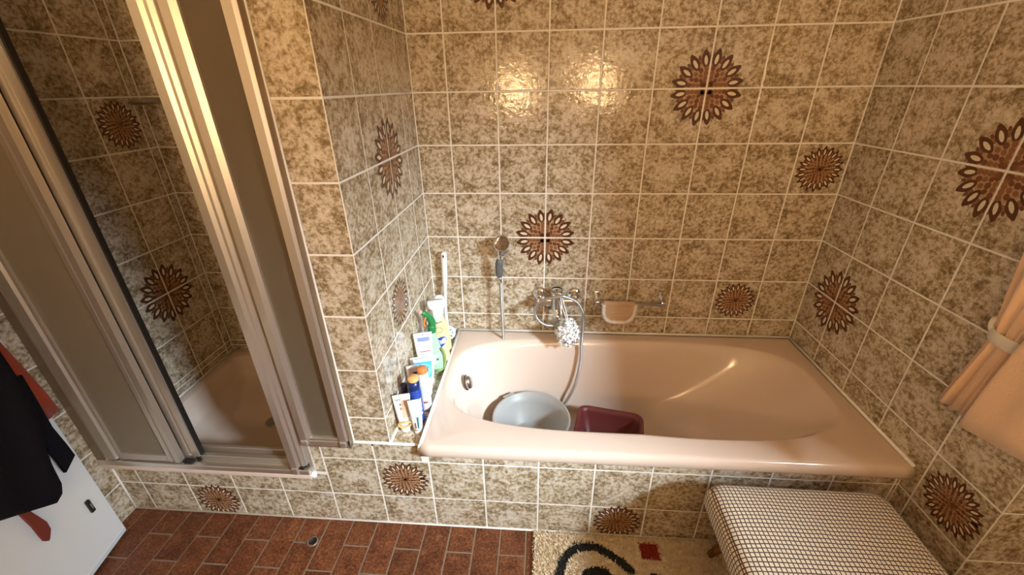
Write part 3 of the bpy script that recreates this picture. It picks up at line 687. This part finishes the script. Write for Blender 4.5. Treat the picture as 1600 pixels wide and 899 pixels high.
b = MB(); b.tube(spline([(-.020, -.016, .285), (-.030, -.022, .262), (-.026, -.022, .245)], 4), .004, 8); b.build('trigger', ORANGE, t9)
# 10 yellow bottle with white trigger head
t10 = thing('yellow_trigger_sprayer', 'cream-yellow spray bottle with white trigger head and blue Viff badge', 'spray bottle', (-.064, -.258, ZL), RZ, GRP)
YEL = bmat('cream_yellow', (.80, .66, .36), .25, .15)
b = MB(); bottle(b, [(0, .036, .021, 3), (.006, .0395, .0235, 3), (.07, .0395, .024, 2.8), (.13, .037, .023, 2.6), (.175, .030, .020, 2.4), (.208, .021, .017, 2.2), (.222, .018, .016, 2)], 28); b.build('bottle_body', YEL, t10)
b = MB(); bottle(b, [(.218, .019, .017, 2), (.226, .021, .018, 2), (.240, .021, .018, 2.2), (.285, .024, .017, 3), (.292, .036, .017, 4), (.318, .037, .016, 4), (.322, .034, .014, 4)], 24); b.build('trigger_head', WHITE, t10)
b = MB(); b.tube([(.014 * math.cos(q) , -.006 + .012 * math.sin(q) - .004, .224) for q in [2 * math.pi * i / 16 for i in range(17)]], .0035, 6); b.build('neck_band', OLIVE, t10)
b = MB(); patch(b, -.031, .033, .035, .150, (.0395, .0240), .0006, 0, 10); b.build('printed_label', bmat('pale_label', (.74, .84, .86)), t10)
b = MB(); patch(b, -.029, .031, .098, .150, (.0395, .0240), .0014, elli=True, slant=.35); b.build('badge', BLUE, t10, label='blue oval badge')
text_obj('Viff', .033, t10, WHITE, (.002, -.0016, .124), (.0395, .0240), .18, bold=.0006)
text_obj('istal', .018, t10, GREY, (.004, -.0012, .084), (.0395, .0240), .12)
b = MB(); patch(b, -.012, .031, .055, .068, (.0395, .0240), .0012, slant=.2); b.build('print_mark', NAVY, t10)
b = MB(); RG = [(.018 * math.cos(q), -.0215, .186 + .013 * math.sin(q)) for q in [2 * math.pi * i / 20 for i in range(21)]]; b.tube(RG, .0008, 5); b.build('embossed_ring', OLIVE, t10)
# 11 second cleaner bottle behind
t11 = thing('yellow_cleaner_bottle', 'cream-yellow bottle with white and violet-blue top, rearmost on the ledge', 'bottle', (-.073, -.170, ZL), RZ, GRP)
b = MB(); bottle(b, [(0, .036, .020, 3), (.006, .038, .022, 3), (.10, .037, .022, 2.8), (.155, .027, .018, 2.4), (.185, .015, .013, 2), (.20, .013, .013, 2)], 24); b.build('bottle_body', YEL, t11)
b = MB(); bottle(b, [(.198, .014, .014, 2), (.215, .015, .015, 2), (.245, .019, .016, 2.5), (.282, .024, .017, 2.6), (.296, .020, .014, 2.4), (.302, .010, .008, 2)], 20); b.build('trigger_head', WHITE, t11)
b = MB(); b.tube(spline([(-.030, -.014, .252), (-.026, -.018, .268), (-.014, -.018, .276), (-.004, -.018, .268)], 5), .006, 8); b.build('trigger', bmat('violet_blue', (.03, .03, .30)), t11)
# 12 long brush
br = thing('bath_brush', 'white long-handled bath brush leaning in the corner of the ledge', 'brush', (-.078, -.050, ZL))
b = MB(); hp = spline([(0, 0, .05), (-.003, .008, .16), (.004, .018, .30), (.010, .026, .455)], 8)
rad = [interp([0, .3, .62, .70, .97, 1.0], [.009, .0085, .0085, .013, .0145, .009], i / (len(hp) - 1)) for i in range(len(hp))]
b.tube(hp, rad, 12); b.build('handle', WHITE, br)
Mb = Matrix.Translation((.004, -.012, .038)) @ Matrix.Rotation(math.radians(18), 4, 'Z') @ Matrix.Rotation(math.radians(72), 4, 'X')
b = MB(); b.lathe([(.0, 0), (.034, 0), (.037, .004), (.037, .010), (.034, .013), (0, .014)], 28, 0, Mb); b.build('brush_head', WHITE, br)
b = MB()
for i in range(8):
    q = 2 * math.pi * i / 8; b.lathe([(.0045, .013), (.0048, .018), (.003, .019)], 8, 0, Mb @ Matrix.Translation((.022 * math.cos(q), .022 * math.sin(q), 0)))
b.build('bristle_tufts', bmat('teal_bristle', (.18, .42, .38), .7), br)
b = MB(); b.lathe([(0, -.0005), (.004, -.0005), (.0045, .0005), (0, .0012)], 12, 0, Matrix.Translation((.0098, .0105, .437)) @ Matrix.Rotation(math.pi / 2, 4, 'X'), ex=.8, ey=1.7); b.build('hanging_hole', RUBBER, br)

# ------------------------------------------------------------------ bath rug
def rug_col(x, y):
    def seg(px, py, pts):
        best = 9
        for (ax, ay), (bx, by) in zip(pts[:-1], pts[1:]):
            dx, dy = bx - ax, by - ay; k = max(0, min(1, ((px - ax) * dx + (py - ay) * dy) / (dx * dx + dy * dy))); best = min(best, math.hypot(px - ax - k * dx, py - ay - k * dy))
        return best
    if seg(x, y, RA) < .0155 or seg(x, y, RB) < .016: return 1
    if .772 < x < .842 and -.838 < y < -.776: return 2
    if math.hypot((x - .805) / .045, (y + .925) / .04) < 1: return 1
    return 0
RA = [(.44, -1.10), (.452, -.98), (.463, -.92), (.478, -.868), (.502, -.830), (.538, -.808), (.578, -.801), (.617, -.806), (.655, -.826), (.691, -.849), (.722, -.880)]
RB = [(.548, -.96), (.552, -.925), (.566, -.900), (.598, -.888), (.630, -.893), (.648, -.912), (.655, -.95)]
RC = [mat('cream_shag', (.80, .66, .45), .95, sheen=.4), mat('black_shag', (.035, .034, .032), .95), mat('red_shag', (.34, .035, .02), .95)]
t = NT(RC[0]); t.l(t.ramp(t.noise(t.objvec(False), 60, 4), [(.3, (.66, .51, .32)), (.65, (.86, .73, .53))]), t.b.inputs['Base Color'])
rug = thing('bath_rug', 'cream shag bath rug with black curves and a red patch', 'rug')
RX0, RX1, RY0, RY1 = .372, 1.26, -1.30, -.752
b = MB(); b.box(RX0 + .005, RX1 - .005, RY0 + .005, RY1 - .004, .0012, .007)
gx, gy = 150, 92; gv = [(lerp(RX0 + .005, RX1 - .005, i / gx), lerp(RY0 + .005, RY1 - .004, j / gy), .0075) for i in range(gx + 1) for j in range(gy + 1)]
n0 = len(b.v); b.v += gv
for i in range(gx):
    for j in range(gy):
        a = n0 + i * (gy + 1) + j; b.f.append((a, a + gy + 1, a + gy + 2, a + 1)); b.m.append(rug_col(lerp(RX0, RX1, (i + .5) / gx), lerp(RY0, RY1, (j + .5) / gy))); b.sm.append(False)
b.build('rug_backing', RC, rug)
b = MB(); rnd = random.Random(11); stp = .0046
nx, ny = int((RX1 - RX0) / stp), int((RY1 - RY0) / stp)
for i in range(nx):
    for j in range(ny):
        x = RX0 + (i + rnd.random()) * stp; y = RY0 + (j + rnd.random()) * stp; a = rnd.uniform(0, math.pi); hh = rnd.uniform(.011, .019)
        lx, ly = rnd.gauss(0, .003), rnd.gauss(0, .003) - .001; w = .0026
        y_t = min(y + ly, -.7485)
        c, s = math.cos(a) * w, math.sin(a) * w; k = rug_col(x, y)
        n0 = len(b.v); b.v += [(x - c, min(y - s, -.749), .006), (x + c, min(y + s, -.749), .006), (x + lx + c * .6, min(y_t + s * .6, -.7485), hh), (x + lx - c * .6, min(y_t - s * .6, -.7485), hh)]
        b.f.append((n0, n0 + 1, n0 + 2, n0 + 3)); b.m.append(k); b.sm.append(False)
me = bpy.data.meshes.new('shag_pile'); me.from_pydata(b.v, [], b.f)
for m in RC: me.materials.append(m)
me.polygons.foreach_set('material_index', b.m)
link('shag_pile', me, rug, kind='stuff')

# ------------------------------------------------------------------ upholstered stool
CHECK = mat('checked_fabric', rough=.95, sheen=.2); t = NT(CHECK); tc = t.objvec(False)
nz = t.n('ShaderNodeTexNoise'); nz.inputs['Scale'].default_value = 14; t.l(tc, nz.inputs['Vector'])
vm = t.n('ShaderNodeVectorMath', operation='MULTIPLY_ADD'); t.l(nz.outputs['Color'], vm.inputs[0]); vm.inputs[1].default_value = (.006, .006, .004); t.l(tc, vm.inputs[2])
sp = t.n('ShaderNodeSeparateXYZ'); t.l(vm.outputs[0], sp.inputs[0])
geo = t.n('ShaderNodeNewGeometry'); sn = t.n('ShaderNodeSeparateXYZ'); t.l(geo.outputs['Normal'], sn.inputs[0])
def line(ax): return t.math('GREATER_THAN', t.math('ABSOLUTE', t.math('SUBTRACT', t.math('FRACT', t.math('MULTIPLY', ax, 1 / .0122)), .5)), .37)
def wline(ax, nrm): return t.math('MULTIPLY', line(ax), t.math('LESS_THAN', t.math('ABSOLUTE', nrm), .75))
ln = t.math('MAXIMUM', t.math('MAXIMUM', wline(sp.outputs[0], sn.outputs[0]), wline(sp.outputs[1], sn.outputs[1])), wline(sp.outputs[2], sn.outputs[2]))
t.l(t.mix(ln, (.76, .66, .52), (.085, .050, .032)), t.b.inputs['Base Color']); t.bump(t.noise(tc, 500, 2), .4, .001)
WOODL = mat('orange_wood', (.34, .13, .04), .4); t = NT(WOODL); t.l(t.ramp(t.noise(t.objvec(False), 30, 4, .6, 2), [(.3, (.20, .07, .02)), (.7, (.42, .17, .06))]), t.b.inputs['Base Color'])
st = thing('upholstered_stool', 'stool with brown and cream checked fabric seat on tapered wooden legs', 'stool', (1.197, -1.070, 0), math.radians(-.5))
def rcv(hx, hy, r, z): return rrect(-hx, hx, -hy, hy, r, z, 8)
b = MB(); HX, HY = .273, .245
rs = [rcv(HX - .02, HY - .02, .03, .335), rcv(HX - .003, HY - .003, .035, .340), rcv(HX, HY, .038, .350), rcv(HX, HY, .038, .385), rcv(HX - .004, HY - .004, .040, .405), rcv(HX - .012, HY - .012, .042, .418), rcv(HX - .025, HY - .025, .045, .427), rcv(HX - .05, HY - .05, .05, .432), rcv(HX - .10, HY - .10, .06, .436), rcv(.08, .06, .04, .438)]
b.rings(rs, 0, True, True, True); b.build('seat_cushion', CHECK, st)
b = MB(); b.box(-.245, .245, -.215, .215, .318, .336, bev=.004); b.build('seat_base', WOODL, st)
for sx in (-1, 1):
    for sy in (-1, 1):
        b = MB(); b.tube([(sx * .125, sy * .155, .322), (sx * .15, sy * .215, .16), (sx * .172, sy * .262, .003 if not (sy > 0 or True) else .010)], [.022, .018, .012], 16); b.build('leg', WOODL, st)

# ------------------------------------------------------------------ towels on the right wall
PEACH = mat('peach_terry', (.84, .56, .36), .95, sheen=.35); t = NT(PEACH); t.bump(t.noise(t.objvec(False), 260, 3), .7, .003)
def cloth_loop(b, levels, n=64, amp=.008, folds=7, ph=0.0, sharp=1.0):
    """closed draped cloth: levels = (z, y_left, y_right, x_mid, half thickness, fold amplitude, tilt of the hem)"""
    rs = []
    for z, ya, yb, xm, th, am, tilt in levels:
        r = []
        for j in range(n):
            a = 2 * math.pi * j / n; c, s = math.cos(a), math.sin(a); u = .5 + .5 * math.copysign(abs(c) ** .7, c)
            fo = am * math.sin(2 * math.pi * folds * u + ph + .6 * math.sin(3 * u)) * min(1, abs(s) * 2.2)
            r.append((xm - (th * math.copysign(abs(s) ** .6, s)) + fo * (1 if s > 0 else .5) * -1, lerp(yb, ya, u), z + tilt * (1 - u) + am * .25 * math.sin(2 * math.pi * folds * u)))
        rs.append(r)
    b.rings(rs, 0, True, True, True)
tw = thing('gathered_towel', 'peach towel gathered by a band, hanging on the right wall', 'towel')
b = MB()
lv = [(1.63, -.85, -.93, 1.582, .012, .003, 0), (1.58, -.82, -.955, 1.572, .018, .006, 0), (1.40, -.770, -.975, 1.568, .020, .008, 0), (1.23, -.762, -.965, 1.566, .022, .008, 0), (1.10, -.778, -.925, 1.566, .023, .007, 0), (1.03, -.789, -.895, 1.566, .023, .006, 0), (.992, -.797, -.885, 1.566, .022, .004, 0), (.955, -.795, -.885, 1.566, .023, .006, 0), (.88, -.785, -.885, 1.565, .024, .009, 0), (.80, -.772, -.885, 1.564, .024, .011, .01), (.748, -.764, -.885, 1.563, .024, .012, .012)]
cloth_loop(b, lv, 96, folds=4, ph=.6); b.build('cloth', PEACH, tw)
b = MB(); rs = []
for z in (.970, .974, .998, 1.003): rs.append([(1.566 - (.031 if .972 < z < 1.0 else .028) * math.sin(2 * math.pi * j / 40), -.842 + (.056 if .972 < z < 1.0 else .053) * math.cos(2 * math.pi * j / 40), z - .10 * ((-.842 + .055 * math.cos(2 * math.pi * j / 40)) + .80) * -.25) for j in range(40)])
b.rings(rs, 0, True, False, False); b.build('tie_band', TERRY, tw, label='paler band tied round the towel')
b = MB(); b.tube(spline([(1.560, -.796, .985), (1.552, -.790, 1.005), (1.556, -.787, 1.022), (1.566, -.793, 1.020), (1.570, -.80, 1.0)], 5), .007, 8); b.build('band_knot', TERRY, tw)
tf = thing('flat_towel', 'flat peach towel hanging beside the gathered one on the right wall', 'towel')
b = MB()
lv = [(1.60, -.96, -1.10, 1.540, .007, .001, 0), (1.40, -.930, -1.10, 1.536, .008, .002, 0), (1.10, -.897, -1.10, 1.530, .008, .002, 0), (.98, -.884, -1.10, 1.526, .009, .003, .0), (.90, -.878, -1.10, 1.523, .010, .004, .015), (.84, -.876, -1.10, 1.520, .010, .004, .03), (.80, -.875, -1.10, 1.518, .010, .003, .04), (.742, -.873, -1.10, 1.516, .009, .001, .055)]
cloth_loop(b, lv, 80, folds=2, ph=1.0); b.build('cloth', PEACH, tf)
hk = thing('towel_hook', 'small chrome hook rail high on the right wall holding the towels', 'hook', (XR, -.90, 1.63))
b = MB(); b.box(-.006, -.0005, -.09, .09, -.012, .012, bev=.002); b.build('back_plate', CHROME, hk)
b = MB(); b.tube(spline([(-.004, .01, .004), (-.03, .01, -.002), (-.04, .01, .014)], 5), .004, 8); b.build('prong', CHROME, hk)
b = MB(); b.tube(spline([(-.004, -.075, .004), (-.03, -.075, -.030), (-.055, -.075, -.026), (-.06, -.075, -.012)], 5), .004, 8); b.build('prong', CHROME, hk)

# ------------------------------------------------------------------ open door with clothes at the left
dn = Vector((1, .2, 0)).normalized(); dd = Vector((.2, -1, 0)).normalized(); DP0 = Vector((-1.247, -.845, 0))
def DP(s, z, off=0.0): return DP0 + dd * s + dn * off + Vector((0, 0, z))
MD = Matrix((dd, dn, Vector((0, 0, 1)))).transposed().to_4x4(); MD.translation = DP0        # local x: along the door, y: out of it
b = MB(); b.box(0, .82, -.04, 0, .012, 2.02, bev=.003)
door = b.build('door_1', DOORW, kind='structure', M=MD)
b = MB(); b.box(.004, .816, .0, .0012, .012, .030); b.build('bottom_strip', mat('pale_blue_strip', (.70, .79, .84), .35), door)
b = MB(); b.box(.055, .070, .0, .010, .205, .262, bev=.003); b.build('catch_plate', mat('dark_metal', (.05, .045, .04), .35, .7), door, label='small dark metal catch near the door edge')
b = MB(); b.box(.060, .065, .010, .0108, .222, .246); b.build('catch_slot', CHROME_W, door)
BLACKC = mat('black_fleece', (.007, .0065, .010), .95, spec=.2); t = NT(BLACKC); t.bump(t.noise(t.objvec(False), 150, 3), .6, .003)
REDC = mat('brick_red_cloth', (.36, .050, .018), .95, sheen=.1); t = NT(REDC); t.bump(t.noise(t.objvec(False), 200, 3), .5, .002)
def door_cloth(b, levels, n=72, folds=5, ph=0.0, hem=None):
    rs = []
    for z, s0, s1, off, th, am in levels:
        r = []
        for j in range(n):
            a = 2 * math.pi * j / n; c, s = math.cos(a), math.sin(a); u = .5 - .5 * math.copysign(abs(c) ** .75, c)
            fo = am * math.sin(2 * math.pi * folds * u + ph) * min(1, abs(s) * 2)
            r.append(tuple(DP(lerp(s0, s1, u), z + (hem(lerp(s0, s1, u)) if hem else 0), off + th * math.copysign(abs(s) ** .6, s) + (fo if s > 0 else 0))))
        rs.append(r)
    b.rings(rs, 0, True, True, True)
rb = thing('black_bathrobe', 'black robe hanging on the white door at the left', 'bathrobe')
b = MB()
lv = [(1.66, .26, .40, .060, .015, .003), (1.58, .18, .48, .072, .025, .006), (1.35, .12, .58, .080, .032, .009), (1.10, .10, .62, .080, .034, .010), (.90, .098, .66, .079, .034, .010), (.80, .096, .68, .077, .033, .010), (.72, .104, .69, .077, .033, .009), (.61, .134, .70, .074, .033, .009), (.53, .146, .71, .070, .034, .008), (.455, .150, .72, .066, .034, .006), (.425, .158, .72, .063, .030, .004), (.410, .175, .72, .062, .022, .002)]
hemf = lambda s: max(0, s - .19) * .78
hem = [(z, s0, s1, off, th, am) for z, s0, s1, off, th, am in lv]
rs_hem = MB()
def robe(b):
    rs = []; n = 80
    for z, s0, s1, off, th, am in lv:
        r = []
        for j in range(n):
            a = 2 * math.pi * j / n; c, s = math.cos(a), math.sin(a); u = .5 - .5 * math.copysign(abs(c) ** .75, c); ss = lerp(s0, s1, u)
            k = max(0, min(1, (.95 - z) / .54)); fo = am * math.sin(2 * math.pi * 4 * u + .5) * min(1, abs(s) * 2)
            r.append(tuple(DP(ss, z + k * k * min(.45, hemf(ss)), off + th * math.copysign(abs(s) ** .6, s) + (fo if s > 0 else 0))))
        rs.append(r)
    b.rings(rs, 0, True, True, True)
robe(b); b.build('robe_body', BLACKC, rb)
def strap(b, pts, w, th, mi=0):
    rs = []
    for (s, z, off), ww in zip(pts, w if isinstance(w, list) else [w] * len(pts)):
        rs.append([tuple(DP(s - ww / 2, z + ww * .25, off - th)), tuple(DP(s + ww / 2, z - ww * .25, off - th)), tuple(DP(s + ww / 2, z - ww * .25, off + th)), tuple(DP(s - ww / 2, z + ww * .25, off + th))])
    b.rings(rs, mi, False, True, True)
b = MB(); strap(b, [(.115, .82, .088), (.098, .70, .066), (.090, .60, .052), (.082, .52, .050), (.080, .462, .050)], [.055, .050, .048, .048, .050], .005); b.build('robe_belt', BLACKC, rb)
rd = thing('red_garment', 'brick red garment hanging along the door edge behind the black robe', 'garment')
b = MB(); door_cloth(b, [(1.60, .10, .24, .020, .010, .002), (1.45, .055, .24, .024, .012, .003), (1.10, .038, .22, .024, .012, .003), (.92, .030, .20, .024, .012, .003), (.80, .012, .14, .023, .011, .003), (.70, -.002, .085, .022, .010, .003), (.622, -.010, .055, .020, .009, .002)], 48, 2)
b.build('cloth', REDC, rd)
RUST = mat('rust_brown_cloth', (.20, .035, .02), .9)
rt = thing('rust_tie', 'rust red tie end dangling below the black robe', 'tie')
b = MB(); strap(b, [(.235, 1.0, .012), (.232, .62, .012), (.226, .43, .014), (.220, .37, .018), (.218, .335, .020), (.219, .305, .020), (.222, .285, .018)], [.018, .018, .018, .026, .034, .030, .006], .004); b.build('tie_strip', RUST, rt)

# ------------------------------------------------------------------ the two wall lamps opposite the bath
BULB = mat('lit_globe', (1, .8, .5), .4, emit=((1.0, .64, .31), LAMP_STRENGTH))
for i, (x, z) in enumerate(((.109, 1.518), (.904, 1.564))):
    lp = thing('wall_lamp', ('left' if i == 0 else 'right') + ' of two globe lamps on the wall facing the bath', 'lamp', (x, -2.8, z), 0, 'globe lamps facing the bath')
    b = MB(); b.lathe([(.045 * math.sin(math.pi * k / 14), -.045 * math.cos(math.pi * k / 14)) for k in range(1, 14)], 24); b.build('globe', BULB, lp)
    b = MB(); b.lathe([(.0, -.056), (.05, -.056), (.085, -.048), (.098, -.036), (.096, -.034), (.083, -.045), (.05, -.052), (.0, -.052)], 28); b.build('light_cutoff_dish', CHROME_W, lp)  # opaque saucer added under the globe to cut its downward light
    b = MB(); b.lathe([(.05, 0), (.05, .012), (.02, .02), (.02, .058), (.0, .058)], 24, 0, Matrix.Translation((0, -.0995, 0)) @ Matrix.Rotation(-math.pi / 2, 4, 'X')); b.build('lamp_base', CHROME, lp)

# unseen cabinet on the return wall, added to cut the daylight
wc = thing('daylight_block_cabinet', 'added unseen white cabinet blocking window daylight, round the corner from the bath', 'cabinet', (1.80, -1.085, 1.05))
b = MB(); b.box(-.195, .195, -.085, .088, 0, .95, bev=.004); b.build('body', WHITE, wc)
b = MB(); b.box(-.19, .19, -.103, -.086, .005, .945, bev=.003); dr = b.build('door', WHITE, wc)
b = MB(); b.tube([(-.165, -.104, .10), (-.165, -.13, .12), (-.165, -.13, .22), (-.165, -.104, .24)], .005, 8); b.build('handle', CHROME, dr)
